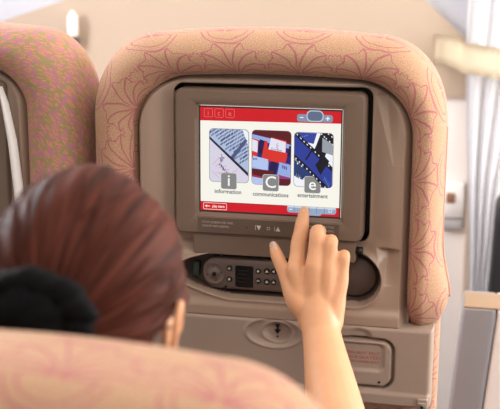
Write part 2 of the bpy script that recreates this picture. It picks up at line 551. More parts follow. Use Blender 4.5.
# ------------------------------------------------------------------ seats
def path_pts(hw, top, crown, rx, rz, zb, ex=2.0, n1=26, n2=22, n3=30):
    """left side up, over the top, right side down"""
    L = []
    zc = top-rz; xc = hw-rx
    for i in range(n1): L.append((-hw, zb+(zc-zb)*i/n1))
    for i in range(n2):
        a = pi/2*i/n2
        L.append((-xc-rx*cos(a)**(2/ex), zc+rz*sin(a)**(2/ex)))
    for i in range(n3//2+1):
        x = -xc+xc*i/(n3//2); L.append((x, top+crown*(1-(x/xc)**2)))
    return L+[(-x, z) for x, z in L[-2::-1]]

def cushion_ring(inn, out, flare, depth=.115, bulge=.020):
    """upholstered surround: profile swept along inner/outer outlines, then closed across the sitter's side"""
    prof = [(-.03, .014), (0, .007), (.05, -.002), (.14, -.010), (.27, -bulge*.83), (.42, -bulge), (.57, -bulge*.82), (.72, -.007),
            (.84, .003), (.93, .017), (.985, .035), (1.0, .055), (1.0, .08), (.97, .1), (.9, depth), (.7, depth+.01), (.2, depth+.016), (-.6, depth+.018)]
    bm = bmesh.new(); uvl = bm.loops.layers.uv.new('UVMap')
    n = len(inn); V = []; UV = []
    s = [0]
    mid = [((a[0]+b[0])/2, (a[1]+b[1])/2) for a, b in zip(inn, out)]
    for a, b in zip(mid, mid[1:]): s.append(s[-1]+math.dist(a, b))
    half = s[n//2]
    for k in range(n):
        a, b = inn[k], out[k]
        fl = flare(b[0], b[1])
        e = min(k, n-1-k); end = 1 if e > 5 else sqrt(1-((5-e)/5.6)**2)    # rounded lower ends
        row = []; uvr = []; vv = 0; last = None
        wid = math.dist(a, b)
        for w_, y in prof:
            wq = w_ if w_ < .6 else w_+(fl/wid)*sst(.6, 1, w_)
            if end < 1: y = .05+(y-.05)*end; wq = .5+(wq-.5)*(.45+.55*end)
            p = (a[0]+(b[0]-a[0])*wq, y, a[1]+(b[1]-a[1])*wq)
            if last: vv += math.dist(last, p)
            last = p
            row.append(bm.verts.new(p)); uvr.append((s[k]-half, vv))
        V.append(row); UV.append(uvr)
    for k in range(n-1):
        for i in range(len(prof)-1):
            q = ((k, i), (k, i+1), (k+1, i+1), (k+1, i))
            f = bm.faces.new([V[a][b] for a, b in q])
            for lp, (a, b) in zip(f.loops, q): lp[uvl].uv = UV[a][b]
    bm.faces.new(V[0]); bm.faces.new(V[-1])
    f = bm.faces.new([V[k][-1] for k in range(n)])
    return recalc(bm)

def uv_planar(bm):
    uvl = bm.loops.layers.uv.verify()
    for f in bm.faces:
        for lp in f.loops:
            c = lp.vert.co
            lp[uvl].uv = (c.x+c.y*.7, c.z+c.y*.3)
    return bm

def pocket_sd(x, z):
    tp = 1-.50*sst(-.055, -.150, x)
    a = sd_rr(x, .775+(z-.775)/tp, -.146, .13, .7390, .8085, .0335)
    b = sd_rr(x, z, .09, .168, .7395, .8135, .0365)
    k = .006; h_ = max(k-abs(a-b), 0)/k
    return min(a, b)-h_*h_*k*.25

def in_outline(hw, top, rx, rz, x, z):
    """signed distance-like: negative inside the shell outline"""
    return sd_rr(x, z, -hw, hw, -1, top, min(rx, rz))

def seat(name, label, X, Y, top, fab, wide=.0, flareamp=0.015, pockets=True, group='row seats', ox=-.014, ow=0):
    """whole seat; the origin sits on the floor below its back. z below is measured with the seat top at 1.135+8mm"""
    t = thing(name, label, 'seat', (X, Y, FZ), group)
    dz = top-1.135-FZ                      # local shift of everything on the back
    hi = .209-wide
    inn = path_pts(hi, 1.075, .004, .085-wide*.4, .085-wide*.4, .705)
    out = path_pts(.268+ow, 1.135, .008, .11, .13, .705, 2.15)
    inn = [(x, z+dz) for x, z in inn]; out = [(x+ox, z+dz) for x, z in out]
    fl = lambda x, z: 0 if x < 0 else flareamp*math.exp(-(((z-dz)-.745)/.05)**2)
    obj('back_cushion', cushion_ring(inn, out, fl), fab, t)
    # welt seam along the side edge of the cushion
    for sx in (-1, 1):
        P = [(ox+sx*(.2675+ow), .07, z+dz, .0022) for z in (1.0, .93, .86)] + [(ox+sx*(.268+ow+(flareamp if sx > 0 else 0)*math.exp(-((z-.745)/.05)**2)), .062-.012*sst(.85, .74, z), z+dz, .0022) for z in (.82, .79, .765, .748)]
        obj('piping', tube(P, 8, 4), SEAM, t)
    # lower back
    lb = bmesh.new(); box(-.256, .256, .03, .125, .12, .735+dz, .022, 4, lb)
    obj('lower_back', uv_planar(lb), fab, t)
    # shell
    zb, zt = .703, 1.080
    def h(x, z):
        d = in_outline(hi, 1.077, .085-wide*.4, .085, x, z)           # <0 inside
        y = .020-.024*sst(-.001, .012, -d)                           # rolled outer edge
        if pockets:
            dm = sd_rr(x, z, -.1475, .1475, .8330, 1.0605, .013)
            y += .014*(1-sst(.0, .042, dm)) if dm > 0 else .014
            # broad hollow beside and below the monitor
            y += .006*(1-sst(0, .05, sd_rr(x, z, .150, .170, .79, 1.05, .008)))
            def wedge(xl_, xr_, k):
                w_ = xr_-xl_
                if w_ <= 0 or x < xl_: return 0
                return k*(x-xl_) if x < xr_ else k*w_*(1-sst(0, .024, x-xr_))
            if .952 < z < 1.064:
                q = (1.05-z)/.1; y += wedge(.1535+.0285*max(q, 0), .168+.0145*max(q, 0), .75)*sst(1.064, 1.050, z)
            if .772 < z < .829:
                q = (.829-z)/.057; y += wedge(.1600+.0135*q, .1785-.004*q, .75)*sst(.829, .822, z)
            if dm < .002: y = y+(.045-y)*sst(.0015, -.001, dm)
            # hollow that holds the remote
            de = pocket_sd(x, z)
            y += -.006*math.exp(-(de/.006)**2) if de > -.004 else 0
            if de < .004: y = y+(.030-y)*sst(.004, -.0055, de)
            y += .010*(1-sst(0, .02, abs(z-.822)))*sst(.165, .12, abs(x))
            # swelling belly and rolled bottom edge
            y -= .006*sst(.738, .722, z)
            y += .022*sst(.712, .703, z)**2
        else:
            dm = sd_rr(x, z, -.141, .141, .836, 1.058, .012)
            y += .018*(1-sst(.0, .035, dm)) if dm > 0 else .018
        return y
    nx = 400 if pockets else 120; nz = 350 if pockets else 110
    xs = lsp(-hi-.003, hi+.003, nx)
    bm = grid(xs, lsp(zb, zt, nz), h)
    if pockets:                                   # monitor gap's shade painted black, recess shade darkening the remote's hollow
        for f in bm.faces:
            c = f.calc_center_median()
            if sd_rr(c.x, c.z, -.1475, .1475, .8330, 1.0605, .013) < .0012: f.material_index = 1
            elif pocket_sd(c.x, c.z) < -.001: f.material_index = 2
    for v in bm.verts: v.co.z += dz
    # a real thickness behind the face
    es = [e for e in bm.edges if e.is_boundary]
    r = bmesh.ops.extrude_edge_only(bm, edges=es)
    for v in r['geom']:
        if isinstance(v, bmesh.types.BMVert): v.co.y = .06
    # drop corners that would stick out past the cushion
    for v in bm.verts:
        d = in_outline(.235-wide*.5, 1.098, .1, .1, v.co.x, v.co.z-dz)
        if d > 0: v.co.y = max(v.co.y, .05)
    obj('shell', bm, [SHELL, BLACK, HOLLOW], t)
    # sitting cushion, pedestal
    sc = bmesh.new(); box(-.25, .25, .10, .62, .26, .42, .045, 5, sc)
    obj('seat_cushion', uv_planar(sc), fab, t)
    obj('seat_pan', box(-.24, .24, .10, .58, .22, .262, .01), SHELL, t)
    for sx in (-.17, .17):
        obj('leg', tube([(sx, .14, .225, .018), (sx, .20, .0, .018)], n=1, cap=False), GREYP, t)
        obj('leg', tube([(sx, .50, .225, .018), (sx, .44, .0, .018)], n=1, cap=False), GREYP, t)
    return t, dz

# tray table and its small parts belong to the seat with the monitor
seat_mid, DZ = seat('airline_seat', 'centre seat in pink palmette fabric holding the lit monitor', 0, 0, 1.135, FAB, group='front row seats')
def tray_h(x, z):
    x0, x1, z0, z1 = -.238, .2500, .587, .7115
    e = min(x-x0, x1-x, z1-z)
    y = -.012
    r = .008
    if e < r: y += .012*(1-sqrt(max(0, 1-((r-e)/r)**2)))
    y += .03*sst(z0+.004, z0, z)
    y -= .003*sst(.612, .604, z)
    # dish with latch well
    d = sd_ell(x, z, .012, .6885, .0425, .0225)
    if d < .004: y += .004*sst(.002, -.008, d)-.0022*math.exp(-((d-.0005)/.0018)**2)
    d = sd_ell(x, z, .0165, .6895, .0215, .0150)
    if d < .004: y += .007*sst(.002, -.004, d)-.0018*math.exp(-((d-.001)/.0015)**2)
    # literature flap: gap round it, recess in it
    d = sd_rr(x, z, .085, .1925, .6155, .6895, .017)
    d2 = min(d+.0022, .1)
    y += .016*math.exp(-(d/.0019)**2)
    if d < 0: y -= .0015
    d = sd_rr(x, z, .094, .1795, .641, .6835, .009)
    y += .004*sst(.002, -.003, d)
    # finger scoop above the flap
    d = sd_ell(x, z, .141, .692, .021, .0155)
    if z > .6895: y += .005*sst(.001, -.008, d)
    return y
bm = grid(lsp(-.238, .2500, 330), lsp(.587, .7115, 100), tray_h)
for v in bm.verts: v.co.z += DZ
es = [e for e in bm.edges if e.is_boundary]
r = bmesh.ops.extrude_edge_only(bm, edges=es)
for v in r['geom']:
    if isinstance(v, bmesh.types.BMVert): v.co.y = .03
tray = obj('tray_table', bm, TRAYM, seat_mid)
def zz(pts): return [(x, z+DZ) for x, z in pts]
arrow = bmesh.new()
ya = -.0045
for o in ([(.0125, .6975), (.0195, .6975), (.0172, .6935), (.0172, .689), (.0148, .689), (.0148, .6935)],
          [(.0115, .6895), (.0205, .6895), (.016, .6828)], [(.0148, .6795), (.0172, .6795), (.0172, .6775), (.0148, .6775)]):
    plate([(x, z+.0018) for x, z in zz(o)], ya, ya+.004, .0003, arrow)
obj('latch', arrow, BLACK, tray, False)['label'] = 'black latch arrow'
rt = bmesh.new()
add_mesh(rt, text_mesh('FASTEN SEAT BELT', .0062, .141, .6675+DZ, -.0098, width=.062))
add_mesh(rt, text_mesh('WHILE SEATED', .0062, .143, .6605+DZ, -.0098, width=.062))
add_mesh(rt, text_mesh('LIFE VEST UNDER SEAT', .0052, .143, .6535+DZ, -.0098, width=.056))
obj('notice_text', rt, REDP, tray, False)['label'] = 'faint red notice'
obj('flap_screw', plate(zz(ell(.1735, .6245, .0019, .0019, 12)), -.0145, -.012, .0003), BLACK, tray)
br = obj('bracket', box(.2305, .2465, -.019, .02, .583+DZ, .605+DZ, .002), TRAYM, seat_mid)
obj('bracket_plate', plate(zz(rr(.2325, .2445, .586, .5995, .001)), -.0205, -.018, .0004), STEEL, br)
obj('bracket_hole', plate(zz(ell(.2385, .593, .0023, .0023, 12)), -.0212, -.0195, .0003), BLACK, br)
# pocket screws and green lens
for x, z in ((-.0715, .8035), (-.0675, .7515)):
    obj('screw', plate(zz(ell(x, z, .0022, .0022, 12)), -.0062 if z > .79 else -.004, .02, .0004), BLACK, seat_mid)
obj('lens', plate(zz(rr(-.1235, -.1135, .7615, .7845, .002)), .019, .03, .0005), GREENP, seat_mid)['label'] = 'small dark green lens'
obj('end_cup', loft([(zz(ell(.128, .7765, .031, .0285, 40)), .020), (zz(ell(.128, .7765, .033, .031, 40)), .0225), (zz(ell(.128, .7765, .033, .031, 40)), .034)]), DARK, seat_mid)['label'] = 'dark brown end of the hollow'

seat_left, DL = seat('airline_seat', 'left seat in mottled green and orange leaf fabric', -.562, .012, 1.138, LEAF, wide=.036, ox=0, ow=-.002, flareamp=0, pockets=False, group='front row seats')
ls = bmesh.new()  # white strip modelled in place of the window's reflection on the shell
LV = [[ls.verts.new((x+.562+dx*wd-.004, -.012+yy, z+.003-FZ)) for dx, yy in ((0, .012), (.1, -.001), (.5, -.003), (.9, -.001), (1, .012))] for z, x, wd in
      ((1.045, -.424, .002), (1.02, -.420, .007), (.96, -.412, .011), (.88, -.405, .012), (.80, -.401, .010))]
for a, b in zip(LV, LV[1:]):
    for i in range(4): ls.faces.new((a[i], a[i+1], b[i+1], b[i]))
obj('reflection_strip', recalc(ls), WHITE, seat_left)['label'] = 'pale strip standing in for a window reflection beside the monitor'
own, DO = seat('airline_seat', 'blurred tan seat back at the bottom, in front of the camera, behind the woman', -.03, -.905, .948, FAB, wide=0, flareamp=.004, pockets=False, group=None, ox=0, ow=-.004)

# dark monitor of the left seat
def housing_bm(ox=0, oz=0):
    o = lambda d, r: [(x+ox, z+oz) for x, z in rr(-.1430+d, .1415-d, .8355+d, 1.0560-d, max(r-d, .0015))]
    s = lambda d: [(x+ox, z+oz) for x, z in rr(-.1075-d, .1075+d, .8685-d, 1.0305+d, .0015)]
    return loft([(o(.002, .012), .034), (o(0, .012), .03), (o(0, .012), -.004), (o(.0012, .012), -.007), (o(.0035, .012), -.009), (o(.012, .01), -.0095),
                 (s(.0075), -.0095), (s(.006), -.0088), (s(.0045), -.0085), (s(.0015), .0005), (s(0), .002), (s(0), .008)])
tm = thing('seatback_monitor', 'dark switched-off monitor in the left seat back, at the left edge', 'monitor', (-.562, .028, .8365))
h2 = housing_bm(-.004, -.8365)
sharp(obj('housing', h2, HOUSE, tm), 30)
obj('screen', plate([(x, z-.8365) for x, z in rr(-.111, .103, .8690, 1.030, .0015)], .0012, .012, .0004), LCD, tm, False)

# ------------------------------------------------------------------ lit monitor
ZS = .95
tm = thing('seatback_monitor', 'brown monitor in the centre seat back with a lit red and white menu', 'monitor', (0, 0, .8365))
MZ = -.8365
sharp(obj('housing', housing_bm(0, MZ), HOUSE, tm), 30)
hp = bmesh.new()
plate([(x, z+MZ) for x, z in rr(-.1165, .1315, .8045, .842, .002)], -.003, .012, .0015, hp)
obj('hinge_plate', hp, HOUSE, tm, False)
obj('hinge_pin', tube([(.1325, .002, .822+MZ, .006), (.1415, .002, .822+MZ, .006)], n=1, cap=False), BLACK, tm)
cs = obj('control_strip', plate([(x, z+MZ) for x, z in rr(-.1075, .1075, .8400, .8625, .0012)], -.0100, -.006, .0003), STRIP, tm, False)
cs['label'] = 'darker glossy strip'
def strip_btn(outs, name='button'):
    b = bmesh.new()
    for o in outs: plate([(x, z+MZ) for x, z in o], -.0104, -.0095, .0001, b)
    return obj(name, b, PALE, cs, False)
zbn = .8505
strip_btn([[(-.0165, zbn+.0035), (-.0095, zbn+.0035), (-.013, zbn-.0035)], [(-.0185, zbn+.004), (-.0178, zbn+.004), (-.0178, zbn-.003), (-.0185, zbn-.003)]])
def annulus(cx, cz, r0, r1, y0, y1, n=24):
    return loft([(ell(cx, cz, r1, r1, n), y1), (ell(cx, cz, r1, r1, n), y0), (ell(cx, cz, r0, r0, n), y0), (ell(cx, cz, r0, r0, n), y1)], False, False)
obj('button', annulus(.0015, zbn+MZ, .0019, .0025, -.0104, -.0098), PALE, cs, False)
strip_btn([[(.0125, zbn-.0035), (.0195, zbn-.0035), (.016, zbn+.0035)], [(.0105, zbn+.003), (.0112, zbn+.003), (.0112, zbn-.0035), (.0105, zbn-.0035)]])
obj('sensor', plate([(x, z+MZ) for x, z in ell(-.0315, zbn, .0009, .0014, 10)], -.0104, -.0095, .0001), BLACK, cs, False)
b = bmesh.new()
add_mesh(b, text_mesh('STOW SCREEN FOR TAXI,', .0044, -.1005, .8553+MZ, -.0104, 'LEFT', width=.0480))
add_mesh(b, text_mesh('TAKEOFF AND LANDING.', .0044, -.1005, .8495+MZ, -.0104, 'LEFT', width=.0420))
obj('notice_text', b, mat('grey_print', (186, 172, 158), .6), cs, False)
b = bmesh.new()
add_mesh(b, text_mesh('STOW SCREEN FOR TAXI,', .0044, .1005, .8575+MZ, -.0104, 'RIGHT', width=.044))
add_mesh(b, text_mesh('TAKEOFF AND LANDING.', .0044, .1005, .8515+MZ, -.0104, 'RIGHT', width=.040))
obj('notice_text', b, bpy.data.materials['grey_print'], cs, False)

WHT = (247, 244, 234); RED = (206, 28, 38)
scr = obj('screen', plate([(x, z+MZ) for x, z in rr(-.1072, .1072, .8690, 1.0300, .0015)], .0004, .007, .0003), glow(WHT), tm, False)
scr['label'] = 'lit menu screen'
oz = ZS+MZ
Y0 = .0002
def mmp(pts): return [(x/1000, oz+z/1000) for x, z in pts]
def flat(name, polys, cols, y=Y0, parent=scr, texts=()):
    bm = bmesh.new()
    for k, (o, mi) in enumerate(polys):
        f = bm.faces.new([bm.verts.new((p[0], y-.00003*k, p[1])) for p in mmp(o)]); f.material_index = mi
        f.normal_update()
        if f.normal.y > 0: f.normal_flip()
    yy = y-.00003*len(polys)-.00006
    for (s, size, x, z, mi, al, wd, bd) in texts:
        add_mesh(bm, text_mesh(s, size/1000, x/1000, oz+z/1000, yy, al, bd, wd/1000 if wd else None), mi)
    return obj(name, bm, [glow(c) for c in cols], parent, False)
def rrm(x0, x1, z0, z1, r): return rr(x0, x1, z0, z1, r, 5)
def frame_polys(x0, x1, z0, z1, r, w_, mi):
    a = rrm(x0, x1, z0, z1, r); b_ = rrm(x0+w_, x1-w_, z0+w_, z1-w_, max(r-w_, .2)); n = len(a)
    return [([a[i], a[(i+1) % n], b_[(i+1) % n], b_[i]], mi) for i in range(n)]
# header and footer
bm = bmesh.new()
for o, mi in frame_polys(-107.3, 107.3, -81.1, 80.1, .4, 2.0, 0):
    f = bm.faces.new([bm.verts.new((p[0], .00002, p[1])) for p in mmp(o)]); f.normal_update()
    if f.normal.y > 0: f.normal_flip()
obj('screen_border', bm, mat('screen_border', (50, 45, 46), .35), scr, False)['label'] = 'thin dark border of the display'
PINK = (232, 112, 108)
hp_ = [([(-107.2, 57.6), (107.2, 60.0), (107.2, 80), (-107.2, 80)], 0), ([(-107.2, 77.6), (107.2, 77.6), (107.2, 80), (-107.2, 80)], 2)]
ht = []
for x0, x1, ch in ((-99.6, -86, 'i'), (-83.2, -69.4, 'c'), (-66.6, -52.6, 'e')):
    hp_ += frame_polys(x0, x1, 63, 76.3, 2.4, .7, 1)
    ht.append((ch, 11, (x0+x1)/2, 69.4, 1, 'CENTER', None, 0))
flat('header_bar', hp_, [RED, PINK, (120, 30, 34)], texts=ht)['label'] = 'red header bar with three letter boxes'
fp = [([(-107.2, -80), (107.2, -80), (107.2, -65), (-107.2, -65)], 0), ([(-107.2, -80), (107.2, -80), (107.2, -78.6), (-107.2, -78.6)], 2), ([(-107.2, -65.6), (107.2, -65.6), (107.2, -65), (-107.2, -65)], 2)]
fp += frame_polys(-101, -64.6, -77.2, -66.8, 1.6, .7, 1)
fp += [([(-98.6, -72), (-95.4, -69.8), (-95.4, -74.2)], 1), ([(-95.4, -71.4), (-90.5, -71.4), (-90.5, -72.6), (-95.4, -72.6)], 1)]
flat('footer_bar', fp, [RED, (255, 228, 224), (112, 30, 36)], texts=[('play intro', 5.4, -77.5, -72, 1, 'CENTER', 19, .00012)])['label'] = 'red footer bar with a play button'
# volume bars
GB = (132, 146, 170); GL = (186, 198, 214); GD = (96, 110, 136)
vp = [(rrm(40.5, 93, 61.2, 72, 3.2), 0), (rrm(54.5, 79.5, 61.4, 78.2, 7), 1), (rrm(56, 78, 63, 76.6, 6), 2)]
vp += [(rrm(44.6, 50, 66.6, 67.9, .3), 3), (rrm(82.4, 89, 66.1, 67.5, .3), 3), (rrm(85.0, 86.4, 63.6, 70, .3), 3)]
flat('volume_control', vp, [GB, GL, GD, (240, 244, 250)], y=Y0-.0004)['label'] = 'grey plus and minus control'
vp = [(rrm(27.5, 101, -75.2, -65.2, 4), 0), (rrm(46, 80, -78.4, -65.2, 5), 0), (rrm(28, 100.4, -67.6, -65.2, .6), 1)]
for x in (38, 49, 60.5, 71.5, 83): vp.append(([(x, -75), (x+.7, -75), (x+.7, -65.6), (x, -65.6)], 2))
vp += [(rrm(31, 35.4, -71, -69.8, .3), 3), (rrm(89.5, 95, -72.6, -67.6, 1.2), 1), ([(90.6, -68.8), (94, -68.8), (92.3, -71.6)], 2)]
flat('screen_toolbar', vp, [(150, 168, 196), (206, 216, 230), (104, 122, 156), (240, 244, 250)], y=Y0-.0004)['label'] = 'blue-grey toolbar'
# picture tiles
def clip(poly, conv):
    out = poly
    n = len(conv)
    for i in range(n):
        a, b_ = conv[i], conv[(i+1) % n]
        def side(p): return (b_[0]-a[0])*(p[1]-a[1])-(b_[1]-a[1])*(p[0]-a[0])
        res = []
        for j in range(len(out)):
            p, q = out[j], out[(j+1) % len(out)]
            sp_, sq = side(p), side(q)
            if sp_ >= 0: res.append(p)
            if (sp_ >= 0) != (sq >= 0):
                t_ = sp_/(sp_-sq); res.append((p[0]+(q[0]-p[0])*t_, p[1]+(q[1]-p[1])*t_))
        out = res
        if len(out) < 3: return []
    return out
def tile(name, label, x0, x1, z0, z1, art, cols):
    W_, H_ = x1-x0, z1-z0
    edge = rrm(x0-.6, x1+.6, z0-.6, z1+.6, 6.4)
    conv = rrm(x0, x1, z0, z1, 6)
    polys = [(edge, len(cols))]
    for o, mi in art:
        q = clip([(x0+W_*a, z0+H_*b_) for a, b_ in o], conv)
        # drop doubled points
        q2 = []
        for p in q:
            if not q2 or math.dist(p, q2[-1]) > .01: q2.append(p)
        if len(q2) > 2 and math.dist(q2[0], q2[-1]) < .01: q2.pop()
        if len(q2) > 2: polys.append((q2, mi))
    o = flat(name, polys, cols+[(96, 96, 104)], y=Y0)
    o['label'] = label
    return o
def quad(cx, cz, w_, h_, ang):
    a = math.radians(ang); c, s = cos(a), sin(a)
    return [(cx+x*c-z*s*.75, cz+(x*s/.75+z*c)) for x, z in ((-w_/2, -h_/2), (w_/2, -h_/2), (w_/2, h_/2), (-w_/2, h_/2))]
full = [(-.1, -.1), (1.1, -.1), (1.1, 1.1), (-.1, 1.1)]
# papers: lettered sheets either side of a dark fold
art = [(full, 0)]
art.append(([(-.1, .9), (-.1, 1.1), (1.1, 1.1), (1.1, .12)], 1))
rr_ = random.Random(3)
ca, sa = cos(.56), sin(.56)
for k in range(14):                      # rows of text on the upper sheet
    p_ = 0
    while p_ < 1.5:
        lw = .05+rr_.random()*.09
        x_, z_ = p_+lw/2, .06+k*.066
        cx, cz = -.1+x_*ca+(z_-.1)*sa*.9, .92+x_*sa*.75-(z_)*ca
        p_ += lw+.025
        if cz < .93-.69*cx or cz > 1.32-.38*cx or cz > 1.1: continue
        art.append((quad(cx, cz, lw, .030 if k % 4 else .042, 24), 4 if rr_.random() < .45 else 2))
art.append(([(.80, 1.1), (1.1, .50), (1.1, 1.1)], 3))
art.append(([(.52, .46), (.60, .42), (.98, .80), (.92, .84)], 4))
art.append(([(-.1, .93), (-.1, .88), (1.1, .06), (1.1, .13)], 5))
for k in range(6):
    a0 = .12+.1*k
    art.append((quad(.18+.08*k, .40-.055*k, .20, .012, 30-k*9), 6))
    art.append((quad(.16+.1*k, .14+.02*(k % 3), .22, .010, -25+k*14), 6))
for k in range(9): art.append((quad(.27+.045*k, .335-.038*k+.012*(k % 2), .038, .03+.02*(k % 3), 35), 7))
for k in range(5): art.append((quad(.30+.03*(k % 3), .43+.03*(k//2)-.02*(k % 2), .07, .022, 60-k*30), 7))
tile('picture_tile', 'tile picture of printed papers', -91.2, -31.6, -33.8, 45.8, art, [(214, 210, 226), (176, 190, 218), (112, 124, 162), (236, 240, 248), (78, 88, 128), (38, 36, 58), (214, 152, 178), (104, 100, 132)])
# keyboard keys
art = [(full, 0), ([(-.1, 1.1), (1.1, 1.1), (1.1, .70), (.55, .84), (-.1, .96)], 1), ([(-.1, .94), (.6, .84), (1.1, .73), (1.1, .66), (.5, .76), (-.1, .86)], 2)]
def key(x, z, w_, h_, top, side, sk=.12):
    art.append(([(x-.03, z-.17*h_/.3), (x+w_-.02, z-.22*h_/.3-.05), (x+w_+.03, z+h_-.06), (x+.02+sk, z+h_)], side))
    art.append(([(x+sk*.5, z+.02), (x+w_, z-.05), (x+w_+.01, z+h_-.08), (x+.03+sk*.8, z+h_-.01)], top))
key(-.22, .64, .36, .24, 4, 3, .05)
art.append(([(.16, .58), (.30, .56), (.36, .80), (.2, .84)], 5))
key(.36, .62, .50, .26, 4, 3, .12)
art.append(([(.24, .46), (.86, .40), (.93, .60), (.40, .66), (.40, .80), (.33, .82)], 3))
art.append(([(.90, .55), (1.1, .5), (1.1, .72), (.96, .74)], 5))
key(-.2, .28, .62, .24, 2, 7, .08)
art.append(([(.0, .33), (.40, .25), (.42, .47), (.03, .53)], 8))
art.append(([(.44, .22), (.60, .20), (.66, .42), (.5, .44)], 5))
key(.62, .18, .5, .26, 2, 9, .08)
art.append(([(-.1, .20), (.55, .10), (.55, .26), (-.1, .3)], 1))
art.append(([(-.1, -.1), (.6, -.1), (.5, .09), (-.1, .15)], 8))
art.append(([(.55, -.1), (1.1, -.1), (1.1, .12), (.6, .12)], 1))
for k in range(3): art.append((quad(.80+.045*k, .345-.01*k, .03, .06, 0), 10))
for k in range(2): art.append((quad(.05+.06*k, .47, .04, .03, 0), 10))
for k in range(4): art.append((quad(.645+.02*(k % 2), .735-.028*k+.02, .05, .012, 35-k*30), 11))
t2 = tile('picture_tile', 'tile picture of red and white keyboard keys', -26.4, 32, -35, 46, art, [(30, 40, 120), (92, 26, 34), (150, 172, 226), (216, 52, 44), (228, 226, 240), (36, 26, 74), (24, 30, 96), (160, 50, 70), (178, 196, 238), (150, 60, 120), (84, 80, 150), (120, 116, 160)])
bm = bmesh.new(); add_mesh(bm, text_mesh('Emirates', .0056, .0110, oz+.0183, Y0-.0021, width=.0155))
for v in bm.verts: v.co.z -= (v.co.x-.011)*.12
obj('key_lettering', bm, glow((96, 84, 140)), scr, False)
# film strips
art = [(full, 0)]
def strip(P, wd, body, hole, n, cell=None):
    Q = catmull(P, 8)
    for a, b_ in zip(Q, Q[1:]):
        d = (b_[0]-a[0], b_[1]-a[1]); L = math.hypot(*d) or 1; nx_, nz_ = -d[1]/L*wd/2, d[0]/L*wd/2
        art.append(([(a[0]-nx_*1.0, a[1]-nz_), (b_[0]-nx_+d[0]*.1, b_[1]-nz_+d[1]*.1), (b_[0]+nx_+d[0]*.1, b_[1]+nz_+d[1]*.1), (a[0]+nx_, a[1]+nz_)], body))
    if cell is not None:
        for a, b_ in zip(Q, Q[1:]):
            d = (b_[0]-a[0], b_[1]-a[1]); L = math.hypot(*d) or 1; nx_, nz_ = -d[1]/L*wd*.33, d[0]/L*wd*.33
            art.append(([(a[0]-nx_, a[1]-nz_), (b_[0]-nx_+d[0]*.1, b_[1]-nz_+d[1]*.1), (b_[0]+nx_+d[0]*.1, b_[1]+nz_+d[1]*.1), (a[0]+nx_, a[1]+nz_)], cell))
    Q = catmull(P, 12)
    for k in range(n):
        f = (k+.5)/n*(len(Q)-1); i = int(f); a, b_ = Q[i], Q[min(i+1, len(Q)-1)]
        d = (b_[0]-a[0], b_[1]-a[1]); L = math.hypot(*d) or 1
        for s_ in (-.43, .43):
            c = (a[0]-d[1]/L*wd*s_, a[1]+d[0]/L*wd*s_)
            art.append((quad(c[0], c[1], .030, .024, math.degrees(atan2(d[1]*.75, d[0]))), hole))
strip([(.95, 1.2), (.72, .75), (.55, .4), (.5, -.1)], .30, 1, 1, 1)
art.append(([(.72, .92), (1.1, .75), (1.1, .58), (.72, .66)], 5))
strip([(.55, 1.15), (.8, .98), (1.1, .80)], .12, 1, 0, 9)
art.append(([(-.1, 1.1), (.62, 1.1), (.5, .8), (.2, .84), (-.1, .92)], 3))
strip([(-.25, .52), (.1, .3), (.4, .22), (.7, .02), (1.0, -.3)], .26, 4, 0, 11)
strip([(-.25, .98), (.1, .72), (.45, .50), (.8, .26), (1.15, .02)], .44, 1, 0, 15, 2)
art.append(([(.3, .52), (.47, .72), (.50, .70), (.33, .5)], 1))
art.append(([(.56, .42), (.76, .62), (.92, .50), (.70, .24)], 1))
for k in range(5): art.append((quad(.80+.03*k, .18-.03*k, .06, .012, 60), 6))
for k in range(4): art.append((quad(.16+.06*k, .92+.012*k, .04, .014, 20), 6))
tile('picture_tile', 'tile picture of blue film strips', 37.2, 94.4, -35.2, 45.2, art, [(240, 242, 248), (20, 22, 36), (44, 62, 150), (52, 68, 158), (40, 62, 112), (150, 158, 168), (110, 140, 210)])
GREY = (134, 134, 134)
for x, ch, cap, wd, cx, cz in ((-61, 'i', 'information', 41, -63, -48.8), (2.8, 'C', 'communications', 54, 2.2, -50), (65.4, 'e', 'entertainment', 45, 65.2, -48.6)):
    z0 = -43.6 if ch != 'i' else -43.8
    o = flat('letter_badge', [(rrm(x-12.4, x+12.4, z0-.8, z0+24.6, 3.4), 2), (rrm(x-11.8, x+11.8, z0, z0+24, 3), 0)], [GREY, (246, 246, 244), (222, 222, 218)], y=Y0-.0028,
             texts=[(ch, 25, x, z0+12.3, 1, 'CENTER', None, .0002)])
    o['label'] = 'grey badge with white letter ' + ch
    flat('caption', [], [(92, 92, 92)], y=Y0, texts=[(cap, 8.6, cx, cz, 0, 'CENTER', wd, .00016)])['label'] = 'caption reading ' + cap

# ------------------------------------------------------------------ handset
th = thing('remote_handset', 'brown remote handset with a round dial lying in the hollow under the monitor', 'remote', (-.001, .012, .7715))
hz = lambda pts: [(x, z-.775) for x, z in pts]
o0 = lambda d: hz(rr(-.1045+d, .094-d, .7495+d, .8015-d, .024-d))
obj('body', loft([(o0(0), .013), (o0(0), .002), (o0(.0012), -.003), (o0(.004), -.0055), (o0(.01), -.0065)]), HANDM, th)
dl = obj('dial', loft([(hz(ell(-.084, .775, .0175, .0175, 40)), -.006), (hz(ell(-.084, .775, .0172, .0172, 40)), -.0082), (hz(ell(-.084, .775, .0155, .0155, 40)), -.0085), (hz(ell(-.084, .775, .0145, .0145, 40)), -.0075), (hz(ell(-.084, .775, .0072, .0072, 40)), -.0078), (hz(ell(-.084, .775, .0062, .0062, 40)), -.0098)]), HANDM, th)
obj('dial_button', plate(hz(ell(-.084, .775, .0035, .0035, 20)), -.0112, -.009, .0006), BLACK, dl)
for k in range(4):
    a = k*pi/2+.2
    obj('dial_mark', plate(hz(ell(-.084+.0112*cos(a), .775+.0112*sin(a), .0011, .0011, 8)), -.0083, -.007, .0002), BLACK, dl)
